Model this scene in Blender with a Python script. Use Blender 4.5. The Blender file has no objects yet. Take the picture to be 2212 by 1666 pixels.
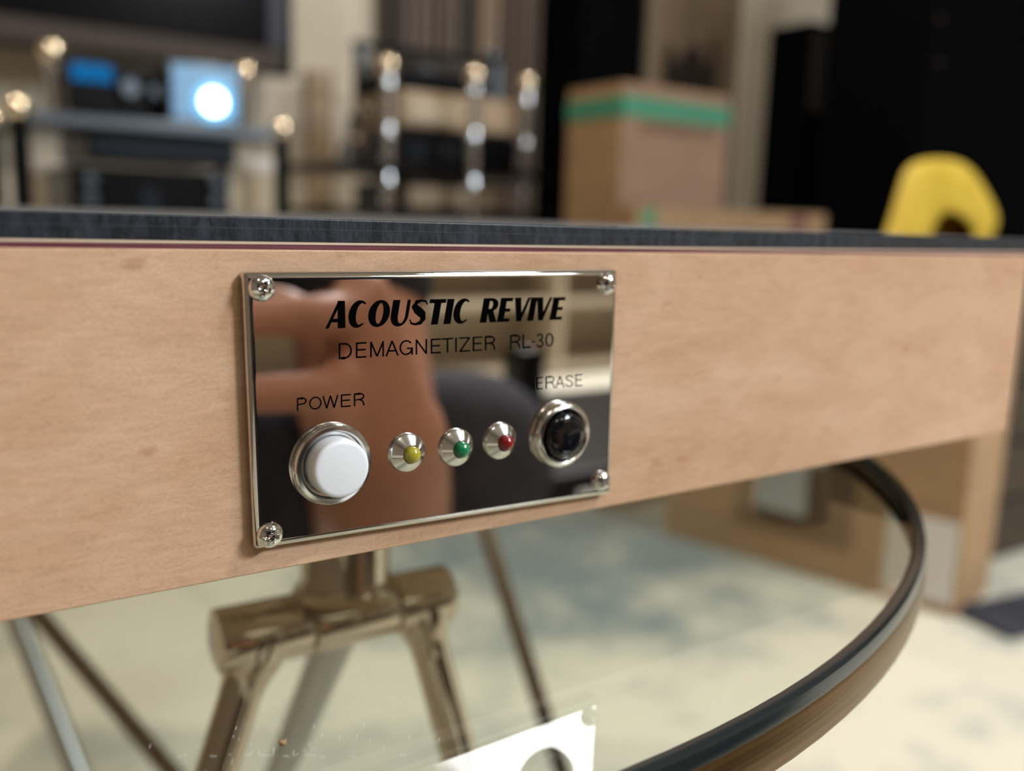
import bpy, bmesh, math, random
import numpy as np
from mathutils import Matrix, Vector

random.seed(7)
C = bpy.context.scene.collection
PI = math.pi

# ------------------------------------------------------------------ camera
RIGHT = np.array([0.82519996, -0.564047, 0.0299334])
DOWN = np.array([-0.07379934, -0.16020524, -0.98432105])
FWD = np.array([0.55999883, 0.81005263, -0.17382766])
CAM = np.array([-0.0508049, -0.1517085, 0.5824555])
FPX = 2014.768
cam_data = bpy.data.cameras.new('camera')
cam = bpy.data.objects.new('camera', cam_data)
C.objects.link(cam)
cam.matrix_world = Matrix([[RIGHT[i], -DOWN[i], -FWD[i], CAM[i]] for i in range(3)] + [[0, 0, 0, 1]])
cam_data.sensor_fit = 'HORIZONTAL'
cam_data.sensor_width = 36.0
cam_data.lens = FPX / 2212 * 36.0
cam_data.clip_start = 0.002
cam_data.clip_end = 50
cam_data.dof.use_dof = True
cam_data.dof.focus_distance = 0.165
cam_data.dof.aperture_fstop = 8.5
bpy.context.scene.camera = cam

# ------------------------------------------------------------------ world and light
sc = bpy.context.scene
sc.view_settings.view_transform = 'Standard'
sc.view_settings.look = 'None'
sc.view_settings.exposure = 0.22
sc.view_settings.gamma = 1.0
sc.view_settings.use_curve_mapping = False
sc.cycles.use_denoising = True
sc.cycles.max_bounces = 10
sc.cycles.transparent_max_bounces = 12
sc.cycles.sample_clamp_indirect = 6.0
sc.cycles.blur_glossy = 0.3
sc.cycles.caustics_reflective = False
sc.cycles.caustics_refractive = False
w = bpy.data.worlds.new('world')
sc.world = w
w.use_nodes = True
w.node_tree.nodes['Background'].inputs[0].default_value = (0.5, 0.5, 0.52, 1)
w.node_tree.nodes['Background'].inputs[1].default_value = 0.05

CEIL = 2.45
DOWNLIGHTS = [(-0.5, 1.1, 17.0, 'in front of the television'), (0.95, 1.1, 17.0, 'near the chrome-posted rack'), (1.75, 1.5, 8.0, 'in front of the taupe slat panel'),
              (-0.5, -0.9, 5.0, 'left of the photographer'), (2.3, -0.6, 5.0, 'near the right wall'), (0.6, -1.9, 5.0, 'behind the photographer')]
PANELS = [(1.98, -2.42, 0.80, 155.0, 'in front of the bookcase'), (1.38, -0.95, 0.42, 26.0, 'right of the photographer')]


def area(name, loc, size, power, col, shape='DISK'):
    l = bpy.data.lights.new(name, 'AREA')
    l.shape = shape
    l.size = size
    l.energy = power
    l.color = col
    o = bpy.data.objects.new(name, l)
    o.location = loc
    C.objects.link(o)
    return o


for x, y, pw, where in DOWNLIGHTS:
    area('downlight', (x, y, CEIL - 0.012), 0.09, pw, (1.0, 0.90, 0.78))
for x, y, sz, pw, where in PANELS:
    area('panel_light', (x, y, CEIL - 0.02), sz, pw, (0.87, 0.94, 1.0), 'SQUARE')

# ------------------------------------------------------------------ helpers
base = {}


def ray(x, y):
    return ((x - 1106) / FPX) * RIGHT + ((y - 833) / FPX) * DOWN + FWD


def at_y(x, y, Y):
    d = ray(x, y)
    return CAM + d * ((Y - CAM[1]) / d[1])


def at_z(x, y, Z):
    d = ray(x, y)
    return CAM + d * ((Z - CAM[2]) / d[2])


def at(x, y, d):
    return CAM + d * ray(x, y)


class MB:
    def __init__(s):
        s.v, s.f = [], []

    def add(s, v, f):
        n = len(s.v)
        s.v += [tuple(float(c) for c in p) for p in v]
        s.f += [tuple(n + i for i in q) for q in f]
        return s

    def box(s, a, b):
        (x0, y0, z0), (x1, y1, z1) = a, b
        return s.add([(x0, y0, z0), (x1, y0, z0), (x1, y1, z0), (x0, y1, z0), (x0, y0, z1), (x1, y0, z1), (x1, y1, z1), (x0, y1, z1)],
                     [(0, 3, 2, 1), (4, 5, 6, 7), (0, 1, 5, 4), (1, 2, 6, 5), (2, 3, 7, 6), (3, 0, 4, 7)])

    def rbox(s, origin, ang, a, b):
        """box in a frame turned by ang about the vertical through origin"""
        t = MB().box(a, b)
        c, n = math.cos(ang), math.sin(ang)
        return s.add([(origin[0] + c * x - n * y, origin[1] + n * x + c * y, origin[2] + z) for x, y, z in t.v], t.f)

    def tube(s, pts, rad, n=20, caps=True):
        pts = [Vector(p) for p in pts]
        if not hasattr(rad, '__len__'):
            rad = [rad] * len(pts)
        rings = []
        t0 = (pts[1] - pts[0]).normalized()
        ref = Vector((0, 0, 1)) if abs(t0.z) < 0.9 else Vector((1, 0, 0))
        u = t0.cross(ref).normalized()
        for i, p in enumerate(pts):
            t = (pts[min(i + 1, len(pts) - 1)] - pts[max(i - 1, 0)]).normalized()
            u = (u - t * u.dot(t)).normalized()
            v = t.cross(u)
            rings.append([p + (u * math.cos(2 * PI * k / n) + v * math.sin(2 * PI * k / n)) * rad[i] for k in range(n)])
        f = []
        for i in range(len(rings) - 1):
            for k in range(n):
                f.append((i * n + k, i * n + (k + 1) % n, (i + 1) * n + (k + 1) % n, (i + 1) * n + k))
        if caps:
            f.append(tuple(range(n))[::-1])
            f.append(tuple((len(rings) - 1) * n + k for k in range(n)))
        return s.add([p for r in rings for p in r], f)

    def lathe(s, prof, c, axis=(0, 0, 1), n=32):
        """prof: (radius, height) pairs turned about an axis through c; radius 0 closes the shape"""
        a = Vector(axis).normalized()
        u = a.orthogonal().normalized()
        v = a.cross(u)
        c = Vector(c)
        V, F, idx = [], [], []
        for r, h in prof:
            if r <= 1e-9:
                idx.append([len(V)])
                V.append(c + a * h)
            else:
                idx.append(list(range(len(V), len(V) + n)))
                V += [c + a * h + (u * math.cos(2 * PI * k / n) + v * math.sin(2 * PI * k / n)) * r for k in range(n)]
        for i in range(len(idx) - 1):
            A, B = idx[i], idx[i + 1]
            for k in range(n):
                k2 = (k + 1) % n
                if len(A) == 1 and len(B) == 1:
                    continue
                if len(A) == 1:
                    F.append((A[0], B[k2], B[k]))
                elif len(B) == 1:
                    F.append((A[k], A[k2], B[0]))
                else:
                    F.append((A[k], A[k2], B[k2], B[k]))
        return s.add(V, F)

    def sphere(s, c, r, n=20, sc=(1, 1, 1)):
        m = n // 2
        t = MB().lathe([(r * math.sin(PI * i / m), -r * math.cos(PI * i / m)) for i in range(m + 1)], (0, 0, 0), n=n)
        return s.add([(c[0] + x * sc[0], c[1] + y * sc[1], c[2] + z * sc[2]) for x, y, z in t.v], t.f)

    def build(s, name, m, parent=None, bevel=0, smooth=True, seg=2):
        off = base.get(parent.name, (0, 0, 0)) if parent else (0, 0, 0)
        me = bpy.data.meshes.new(name)
        me.from_pydata([(x - off[0], y - off[1], z - off[2]) for x, y, z in s.v], [], s.f)
        bm = bmesh.new()
        bm.from_mesh(me)
        bmesh.ops.recalc_face_normals(bm, faces=bm.faces)
        bm.to_mesh(me)
        bm.free()
        me.materials.append(m)
        if smooth:
            me.shade_smooth()
            me.set_sharp_from_angle(angle=math.radians(38))
        o = bpy.data.objects.new(name, me)
        C.objects.link(o)
        if parent:
            o.parent = parent
            base[o.name] = off
        if bevel:
            b = o.modifiers.new('bevel', 'BEVEL')
            b.width = bevel
            b.segments = seg
            b.limit_method = 'ANGLE'
        return o


def tag(o, label, cat, group=None):
    o['label'] = label
    o['category'] = cat
    if group:
        o['group'] = group
    return o


def thing(name, label, cat, loc, group=None):
    o = bpy.data.objects.new(name, None)
    o.empty_display_size = 0.05
    C.objects.link(o)
    o.location = loc
    base[o.name] = tuple(float(c) for c in loc)
    return tag(o, label, cat, group)


def struct(name, mb, m, **k):
    o = mb.build(name, m, **k)
    o['kind'] = 'structure'
    return o


# ------------------------------------------------------------------ materials
def mat(name, col, rough=0.5, metal=0.0, spec=0.5, emit=None, estr=0, coat=0.0):
    m = bpy.data.materials.new(name)
    m.use_nodes = True
    b = m.node_tree.nodes['Principled BSDF']
    b.inputs['Base Color'].default_value = (*col, 1)
    b.inputs['Roughness'].default_value = rough
    b.inputs['Metallic'].default_value = metal
    b.inputs['Specular IOR Level'].default_value = spec
    b.inputs['Coat Weight'].default_value = coat
    if emit:
        b.inputs['Emission Color'].default_value = (*emit, 1)
        b.inputs['Emission Strength'].default_value = estr
    return m


def noise_mat(name, c1, c2, scale=(10, 10, 10), detail=4, rough=0.6, lo=0.35, hi=0.65, bump=0.0, metal=0.0, nscale=1.0, spec=0.5, rgh=0.55):
    m = mat(name, c1, rough, metal, spec)
    nt = m.node_tree
    b = nt.nodes['Principled BSDF']
    tc = nt.nodes.new('ShaderNodeTexCoord')
    mp = nt.nodes.new('ShaderNodeMapping')
    mp.inputs['Scale'].default_value = scale
    nz = nt.nodes.new('ShaderNodeTexNoise')
    nz.inputs['Scale'].default_value = nscale
    nz.inputs['Detail'].default_value = detail
    nz.inputs['Roughness'].default_value = rgh
    rp = nt.nodes.new('ShaderNodeValToRGB')
    rp.color_ramp.elements[0].position = lo
    rp.color_ramp.elements[1].position = hi
    rp.color_ramp.elements[0].color = (*c1, 1)
    rp.color_ramp.elements[1].color = (*c2, 1)
    nt.links.new(tc.outputs['Object'], mp.inputs[0])
    nt.links.new(mp.outputs[0], nz.inputs['Vector'])
    nt.links.new(nz.outputs['Fac'], rp.inputs[0])
    nt.links.new(rp.outputs[0], b.inputs['Base Color'])
    if bump:
        bp = nt.nodes.new('ShaderNodeBump')
        bp.inputs['Strength'].default_value = bump
        bp.inputs['Distance'].default_value = 0.001
        nt.links.new(nz.outputs['Fac'], bp.inputs['Height'])
        nt.links.new(bp.outputs[0], b.inputs['Normal'])
    return m


def maple():
    """pale maple veneer: soft clouding, fine streaked grain, sparse darker bird's-eye flecks"""
    m = mat('maple_veneer', (0.6, 0.4, 0.26), 0.55, 0, 0.35)
    nt = m.node_tree
    L, N = nt.links.new, nt.nodes.new
    b = nt.nodes['Principled BSDF']
    tc = N('ShaderNodeTexCoord')

    def noise(scale, detail, rough=0.55, dist=0.0):
        mp = N('ShaderNodeMapping')
        mp.inputs['Scale'].default_value = scale
        n = N('ShaderNodeTexNoise')
        n.inputs['Scale'].default_value = 1.0
        n.inputs['Detail'].default_value = detail
        n.inputs['Roughness'].default_value = rough
        n.inputs['Distortion'].default_value = dist
        L(tc.outputs['Object'], mp.inputs[0])
        L(mp.outputs[0], n.inputs['Vector'])
        return n.outputs['Fac']

    def ramp(src, p0, c0, p1, c1):
        r = N('ShaderNodeValToRGB')
        r.color_ramp.elements[0].position, r.color_ramp.elements[1].position = p0, p1
        r.color_ramp.elements[0].color, r.color_ramp.elements[1].color = (*c0, 1), (*c1, 1)
        L(src, r.inputs[0])
        return r.outputs[0]

    def mix(kind, fac, a, c):
        x = N('ShaderNodeMix')
        x.data_type = 'RGBA'
        x.blend_type = kind
        if isinstance(fac, float):
            x.inputs[0].default_value = fac
        else:
            L(fac, x.inputs[0])
        L(a, x.inputs[6])
        L(c, x.inputs[7])
        return x.outputs[2]
    cloud = ramp(noise((26, 26, 60), 4, 0.6, 0.6), 0.33, (0.625, 0.375, 0.222), 0.68, (0.735, 0.485, 0.318))
    grain = ramp(noise((160, 160, 900), 5, 0.65, 1.0), 0.30, (0.78, 0.75, 0.71), 0.66, (1.08, 1.08, 1.09))
    fine = ramp(noise((1300, 1300, 3000), 3, 0.6), 0.32, (0.86, 0.85, 0.83), 0.68, (1.08, 1.08, 1.08))
    fleck = ramp(noise((150, 150, 190), 1, 0.4, 0.4), 0.68, (1, 1, 1), 0.80, (0.74, 0.60, 0.52))
    c = mix('MULTIPLY', 0.62, cloud, grain)
    c = mix('MULTIPLY', 0.8, c, fine)
    c = mix('MULTIPLY', 0.6, c, fleck)
    L(c, b.inputs['Base Color'])
    return m


def machined_black():
    m = mat('machined_black', (0.012, 0.014, 0.018), 0.38)
    nt = m.node_tree
    L, N = nt.links.new, nt.nodes.new
    tc = N('ShaderNodeTexCoord')
    mp = N('ShaderNodeMapping')
    mp.inputs['Scale'].default_value = (420, 60, 160)
    nz = N('ShaderNodeTexNoise')
    nz.inputs['Scale'].default_value = 1.0
    nz.inputs['Detail'].default_value = 5
    nz.inputs['Roughness'].default_value = 0.7
    rp = N('ShaderNodeValToRGB')
    rp.color_ramp.elements[0].position, rp.color_ramp.elements[1].position = 0.40, 0.66
    rp.color_ramp.elements[0].color = (0.007, 0.009, 0.013, 1)
    rp.color_ramp.elements[1].color = (0.034, 0.042, 0.057, 1)
    bp = N('ShaderNodeBump')
    bp.inputs['Strength'].default_value = 0.5
    bp.inputs['Distance'].default_value = 0.0004
    L(tc.outputs['Object'], mp.inputs[0])
    L(mp.outputs[0], nz.inputs['Vector'])
    L(nz.outputs['Fac'], rp.inputs[0])
    L(rp.outputs[0], nt.nodes['Principled BSDF'].inputs['Base Color'])
    L(nz.outputs['Fac'], bp.inputs['Height'])
    L(bp.outputs[0], nt.nodes['Principled BSDF'].inputs['Normal'])
    return m


def sheet_glass(name, tint, rough=0.0):
    """clear pane: what is not mirrored at its surface passes straight through, slightly tinted"""
    m = bpy.data.materials.new(name)
    m.use_nodes = True
    nt = m.node_tree
    nt.nodes.clear()
    out = nt.nodes.new('ShaderNodeOutputMaterial')
    tr = nt.nodes.new('ShaderNodeBsdfTransparent')
    tr.inputs[0].default_value = (*tint, 1)
    gl = nt.nodes.new('ShaderNodeBsdfGlossy')
    gl.inputs['Roughness'].default_value = rough
    fr = nt.nodes.new('ShaderNodeFresnel')
    fr.inputs['IOR'].default_value = 1.5
    mx = nt.nodes.new('ShaderNodeMixShader')
    ge = nt.nodes.new('ShaderNodeNewGeometry')
    mu = nt.nodes.new('ShaderNodeMath')          # no second mirror image from the inner side of the pane
    mu.operation = 'MULTIPLY_ADD'
    mu.inputs[1].default_value = -1.0
    mu.inputs[2].default_value = 1.0
    m2 = nt.nodes.new('ShaderNodeMath')
    m2.operation = 'MULTIPLY'
    nt.links.new(ge.outputs['Backfacing'], mu.inputs[0])
    nt.links.new(mu.outputs[0], m2.inputs[0])
    m3 = nt.nodes.new('ShaderNodeMath')          # both faces of the sheet mirror: about 1.75 times one face
    m3.operation = 'MULTIPLY'
    m3.use_clamp = True
    m3.inputs[1].default_value = 1.75
    nt.links.new(fr.outputs[0], m2.inputs[1])
    nt.links.new(m2.outputs[0], m3.inputs[0])
    nt.links.new(m3.outputs[0], mx.inputs[0])
    nt.links.new(tr.outputs[0], mx.inputs[1])
    nt.links.new(gl.outputs[0], mx.inputs[2])
    nt.links.new(mx.outputs[0], out.inputs[0])
    return m


def carpet():
    m = mat('mottled_carpet', (0.6, 0.55, 0.43), 0.95, 0, 0.1)
    nt = m.node_tree
    L, N = nt.links.new, nt.nodes.new
    tc = N('ShaderNodeTexCoord')
    n1 = N('ShaderNodeTexNoise')
    n1.inputs['Scale'].default_value = 6.5
    n1.inputs['Detail'].default_value = 4
    n1.inputs['Roughness'].default_value = 0.6
    n2 = N('ShaderNodeTexNoise')
    n2.inputs['Scale'].default_value = 160
    n2.inputs['Detail'].default_value = 2
    # blue-grey tone of the carpet, strongest round one spot beyond the table
    d = N('ShaderNodeVectorMath')
    d.operation = 'DISTANCE'
    d.inputs[1].default_value = (0.98, 1.16, 0)
    mr = N('ShaderNodeMapRange')
    mr.inputs['From Min'].default_value = 0.2
    mr.inputs['From Max'].default_value = 0.62
    mr.inputs['To Min'].default_value = 0.36
    mr.inputs['To Max'].default_value = -0.06
    ad = N('ShaderNodeMath')
    rp = N('ShaderNodeValToRGB')
    rp.color_ramp.elements[0].position, rp.color_ramp.elements[1].position = 0.46, 0.86
    rp.color_ramp.elements[0].color = (0.62, 0.58, 0.47, 1)
    rp.color_ramp.elements[1].color = (0.165, 0.215, 0.22, 1)
    mx = N('ShaderNodeMix')
    mx.data_type = 'RGBA'
    mx.blend_type = 'MULTIPLY'
    mx.inputs[0].default_value = 0.5
    L(tc.outputs['Object'], n1.inputs['Vector'])
    L(tc.outputs['Object'], n2.inputs['Vector'])
    L(tc.outputs['Object'], d.inputs[0])
    L(d.outputs['Value'], mr.inputs['Value'])
    L(mr.outputs[0], ad.inputs[0])
    L(n1.outputs['Fac'], ad.inputs[1])
    L(ad.outputs[0], rp.inputs[0])
    L(rp.outputs[0], mx.inputs[6])
    L(n2.outputs['Fac'], mx.inputs[7])
    L(rp.outputs[0], nt.nodes['Principled BSDF'].inputs['Base Color'])
    bp = N('ShaderNodeBump')
    bp.inputs['Strength'].default_value = 0.4
    bp.inputs['Distance'].default_value = 0.004
    L(n2.outputs['Fac'], bp.inputs['Height'])
    L(bp.outputs[0], nt.nodes['Principled BSDF'].inputs['Normal'])
    return m


M = {
    'maple': maple(),
    'slab': machined_black(),
    'top_sheen': mat('grey_top_sheen', (0.085, 0.088, 0.095), 0.6),  # sheen of the slab top as flat grey; edge line shares it
    'cream': mat('cream_line', (0.72, 0.56, 0.42), 0.4),
    'maroon': noise_mat('maroon_line', (0.13, 0.035, 0.045), (0.20, 0.06, 0.075), (60, 60, 900), 3, 0.35),
    'mirror': mat('mirror_nickel', (0.66, 0.61, 0.57), 0.02, 1.0),
    'chrome': mat('chrome', (0.80, 0.79, 0.78), 0.06, 1.0),
    'chrome_turned': mat('turned_nickel', (0.82, 0.80, 0.77), 0.16, 1.0),
    'chrome_hub': mat('smooth_chrome', (0.50, 0.42, 0.34), 0.06, 1.0),
    'ink': mat('black_ink', (0.002, 0.002, 0.002), 0.9, 0, 0.0),
    'white_plastic': mat('white_plastic', (0.86, 0.87, 0.90), 0.35),
    'black_gloss': mat('black_gloss_plastic', (0.005, 0.005, 0.007), 0.06),
    'black': mat('black_satin', (0.004, 0.004, 0.005), 0.3, 0, 0.14),
    'black_matte': mat('black_matte', (0.002, 0.002, 0.0025), 0.8, 0, 0.02),
    'rubber': mat('black_rubber', (0.010, 0.015, 0.016), 0.2),
    'bronze': noise_mat('brushed_bronze', (0.14, 0.080, 0.030), (0.22, 0.13, 0.052), (6, 6, 1800), 3, 0.34, metal=1.0),
    'glass': sheet_glass('table_glass', (0.93, 0.965, 0.945)),
    'acrylic': sheet_glass('clear_acrylic', (0.9, 0.9, 0.9)),
    'yellow_led': mat('yellow_lens', (0.42, 0.36, 0.03), 0.12, coat=0.5),
    'green_led': mat('green_lens', (0.01, 0.20, 0.075), 0.12, coat=0.5),
    'red_led': mat('red_lens', (0.24, 0.008, 0.008), 0.12, coat=0.5),
    'wall': noise_mat('cream_wall_paint', (0.60, 0.54, 0.44), (0.64, 0.58, 0.48), (3, 3, 3), 3, 0.85),
    'ceiling': mat('ceiling_paint', (0.42, 0.40, 0.37), 0.9),
    'wall_brown': noise_mat('brown_wall_cloth', (0.15, 0.12, 0.09), (0.18, 0.145, 0.11), (3, 3, 3), 3, 0.9),
    'carpet': carpet(),
    'kraft': noise_mat('kraft_board', (0.31, 0.19, 0.095), (0.37, 0.23, 0.12), (8, 8, 30), 4, 0.75),
    'kraft_pink': noise_mat('kraft_board_pinkish', (0.24, 0.155, 0.105), (0.28, 0.18, 0.12), (8, 8, 30), 4, 0.75),  # pinker, darker board for one face of the green-taped carton
    'kraft_dark': noise_mat('kraft_board_dark', (0.13, 0.078, 0.04), (0.17, 0.10, 0.052), (8, 8, 30), 4, 0.75),
    'paper': mat('white_paper_label', (0.62, 0.60, 0.57), 0.7),
    'green_tape': mat('green_tape', (0.055, 0.25, 0.15), 0.4),
    'brown_slat': noise_mat('brown_slat', (0.085, 0.062, 0.047), (0.15, 0.115, 0.09), (14, 14, 1.2), 4, 0.6),
    'dark_slat': mat('dark_slat', (0.035, 0.026, 0.02), 0.6),
    'taupe_slat': noise_mat('taupe_slat', (0.21, 0.155, 0.105), (0.27, 0.20, 0.14), (8, 8, 1), 4, 0.6),
    'grille': noise_mat('grille_cloth', (0.014, 0.0135, 0.012), (0.02, 0.019, 0.017), (300, 300, 300), 2, 0.95),
    'steel': mat('polished_steel', (0.80, 0.82, 0.86), 0.14, 1.0),
    'brass': mat('polished_brass', (0.95, 0.80, 0.58), 0.10, 1.0),
    'alu': mat('brushed_aluminium', (0.13, 0.155, 0.185), 0.35, 1.0),
    'screen': mat('dark_screen', (0.006, 0.006, 0.008), 0.15, 0, 0.04),
    'bezel': mat('grey_bezel', (0.06, 0.048, 0.039), 0.5, 0, 0.15),
    'bezel_blue': mat('slate_bezel', (0.045, 0.048, 0.065), 0.4, 0, 0.2),
    'tan_wood': noise_mat('tan_wood', (0.33, 0.24, 0.155), (0.40, 0.30, 0.20), (3, 3, 60), 4, 0.45),
    'blue_display': mat('blue_display', (0.0, 0.005, 0.012), 0.3, 0, 0.08, emit=(0.0, 0.13, 0.36), estr=0.85),
    'glow_face': mat('lit_dial_face', (0.05, 0.1, 0.15), 0.3, emit=(0.20, 0.40, 0.62), estr=0.66),
    'glow_halo': mat('lit_dial_halo', (0.1, 0.3, 0.5), 0.3, emit=(0.17, 0.52, 0.95), estr=0.95),
    'glow_lamp': mat('lit_dial_lamp', (0.8, 0.9, 1), 0.3, emit=(0.62, 0.86, 1.0), estr=7.0),
    'blue_gloss': mat('blue_black_gloss', (0.012, 0.02, 0.035), 0.16),
    'yellow_fabric': noise_mat('yellow_fabric', (0.58, 0.385, 0.03), (0.68, 0.46, 0.05), (12, 12, 12), 3, 0.6),
    'skin': noise_mat('skin', (0.40, 0.19, 0.12), (0.47, 0.235, 0.155), (20, 20, 20), 3, 0.5),
    'lip': mat('lip', (0.34, 0.12, 0.10), 0.45),
    'shirt': noise_mat('slate_shirt', (0.010, 0.011, 0.018), (0.015, 0.016, 0.025), (40, 40, 40), 3, 0.85),
    'trousers': noise_mat('navy_trousers', (0.022, 0.023, 0.032), (0.034, 0.036, 0.048), (40, 40, 40), 3, 0.9),
    'hair': mat('dark_hair', (0.012, 0.009, 0.007), 0.5),
    'shoe': mat('black_shoe', (0.02, 0.02, 0.022), 0.5),
    'phone': mat('phone_back', (0.008, 0.010, 0.018), 0.2),
    'stool_grey': mat('grey_satin_tube', (0.42, 0.41, 0.39), 0.35, 0.6),
    'stool_dark': mat('dark_bronze_tube', (0.10, 0.075, 0.055), 0.25, 0.8),
    'eye': mat('eye_white', (0.7, 0.7, 0.68), 0.2),
    'shelf_cream': mat('cream_shelf', (0.46, 0.385, 0.285), 0.6),
    'lamp_trim': mat('lamp_trim', (0.8, 0.8, 0.8), 0.5),
    'scratch': mat('pale_scratch', (0.75, 0.73, 0.66), 0.6),
    'glint': mat('pale_glint', (0.42, 0.48, 0.54), 0.5),  # pale colour of the glints painted on the slab
}

# ------------------------------------------------------------------ room
RX0, RX1, RY0, RY1 = -1.6, 3.7, -3.1, 2.45
struct('floor', MB().box((RX0 - .1, RY0 - .1, -.1), (RX1 + .1, RY1 + .1, 0)), M['carpet'])
struct('ceiling', MB().box((RX0 - .1, RY0 - .1, CEIL), (RX1 + .1, RY1 + .1, CEIL + .1)), M['ceiling'])
struct('wall_back', MB().box((RX0 - .1, RY1, 0), (RX1 + .1, RY1 + .1, CEIL)), M['wall'])
struct('wall_front', MB().box((RX0 - .1, RY0 - .1, 0), (RX1 + .1, RY0, CEIL)), M['wall_brown'])
struct('wall_left', MB().box((RX0 - .1, RY0, 0), (RX0, RY1, CEIL)), M['wall_brown'])
struct('wall_right', MB().box((RX1, RY0, 0), (RX1 + .1, RY1, CEIL)), M['wall_brown'])
# pale pilaster between the slatted panels and the black speakers
a, b = at_y(1592, 300, 2.36), at_y(1650, 300, 2.36)
struct('trim_1', MB().box((a[0], 2.36, 0), (b[0], RY1, CEIL)), M['wall'], bevel=.006)
# narrow wall post right of the television
a, b = at_y(668, 300, 2.41), at_y(722, 300, 2.41)
zt = at_y(690, 150, 2.41)[2]
struct('trim_2', MB().box((a[0], 2.41, 0), (b[0], RY1, zt)), M['tan_wood'], bevel=.004)

for x, y, pw, where in DOWNLIGHTS:
    t = thing('ceiling_light', 'small round recessed ceiling lamp ' + where, 'lamp', (x, y, CEIL), 'round recessed ceiling lamps')
    MB().lathe([(.050, -.001), (.050, -.012), (.065, -.012), (.070, -.004), (.070, 0)], (x, y, CEIL)).build('trim_ring', M['lamp_trim'], t)
for x, y, sz, pw, where in PANELS:
    t = thing('ceiling_panel_light', 'square white ceiling lamp panel ' + where, 'lamp', (x, y, CEIL), 'square ceiling lamp panels')
    f, h = MB(), sz / 2
    for q in (((-1, -1), (1, -1)), ((-1, 1), (1, 1)), ((-1, -1), (-1, 1)), ((1, -1), (1, 1))):
        (u0, v0), (u1, v1) = q
        f.box((x + u0 * h - (.035 if u0 < 0 else 0), y + v0 * h - (.035 if v0 < 0 else 0), CEIL - .03), (x + u1 * h + (.035 if u1 > 0 else 0), y + v1 * h + (.035 if v1 > 0 else 0), CEIL))
    f.build('frame', M['lamp_trim'], t)

# ------------------------------------------------------------------ table
GZ = 0.500                                   # top of the glass
TC = (0.0373, 0.2089)
TR = 0.2676
tb = thing('round_table', 'round glass side table with bronze rim under the wooden device', 'table', (TC[0], TC[1], 0))
MB().lathe([(0, -.006), (TR - .0037, -.006), (TR - .0037, 0), (0, 0)], (TC[0], TC[1], GZ), n=128).build('glass_top', M['glass'], tb)
MB().lathe([(TR - .0036, -.0005), (TR - .0036, .0003), (TR - .0030, .0009), (TR - .0014, .0010), (TR - .0004, .0005), (TR, -.0008), (TR, -.0022), (TR - .0036, -.0022)],
           (TC[0], TC[1], GZ), n=160).build('rim_ring', M['rubber'], tb)
MB().lathe([(TR - .0022, -.0022), (TR - .0004, -.0022), (TR + .0002, -.0035), (TR + .0006, -.008), (TR + .0002, -.0108), (TR - .0022, -.0108)],
           (TC[0], TC[1], GZ), n=160).build('metal_band', M['bronze'], tb)
# chrome hub under the glass: a cross tube in three sleeves, a post up to the glass, two legs
A = Vector(at(465, 1380, .276))
Bp = Vector(at(962, 1288, .318))
zc = (A.z + Bp.z) / 2
A.z = Bp.z = zc
ax = (Bp - A)
Lh = ax.length
axn = ax.normalized()
RT = .0098
hub = MB()


def sleeve(t0, t1):
    g = .0006
    return MB().lathe([(0, t0), (RT - .0012, t0), (RT - .0003, t0 + .0003), (RT, t0 + g), (RT, t1 - g), (RT - .0003, t1 - .0002), (RT - .0012, t1), (0, t1)], A, axn, n=48)


s1, s2 = Lh * .36, Lh * .73
hubo = sleeve(s1 + .0003, s2 - .0003).build('hub_sleeve', M['chrome_hub'], tb)
for t0, t1 in ((0, s1 - .0003), (s2 + .0003, Lh)):
    sleeve(t0, t1).build('hub_sleeve', M['chrome_hub'], tb)
pm = A + axn * (Lh * .53)
MB().lathe([(.0165, .0006), (.0148, .003), (.0138, .006), (.0138, GZ - .006 - zc - RT * .8)], (pm.x, pm.y, zc + RT * .8), n=48).build('post', M['chrome_hub'], tb)
MB().lathe([(0, 0), (.022, 0), (.022, .002), (0, .002)], (pm.x, pm.y, GZ - .008), n=40).build('glass_plate', M['chrome_hub'], tb)


def leg(start, pxa, da):
    s = Vector(start)
    e = Vector(at(pxa[0], pxa[1], da))
    d = (e - s)
    e = s + d * (s.z / (s.z - e.z))
    d = (e - s).normalized()
    pts, rad = [], []
    for t, r in ((.002, .0098), (.008, .0092), (.0115, .0078), (.0150, .0068), (.020, .0063)):
        pts.append(s + d * t)
        rad.append(r)
    pts.append(e)
    rad.append(.0063)
    return MB().tube(pts, rad, 36).build('leg', M['chrome_hub'], tb)


leg(A + axn * (Lh * .17), (468, 1666), .276)
leg(A + axn * (Lh * .86), (1000, 1666), .318)
pb = Vector((pm.x, pm.y, zc))
pe = Vector(at(606, 1666, .43))
pd = pe - pb
pe = pb + pd * (pb.z / (pb.z - pe.z))
MB().tube([pb + pd.normalized() * .004, pb + pd.normalized() * .018, pe], [.0080, .0068, .0064], 28).build('leg', M['stool_grey'], tb)
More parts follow.
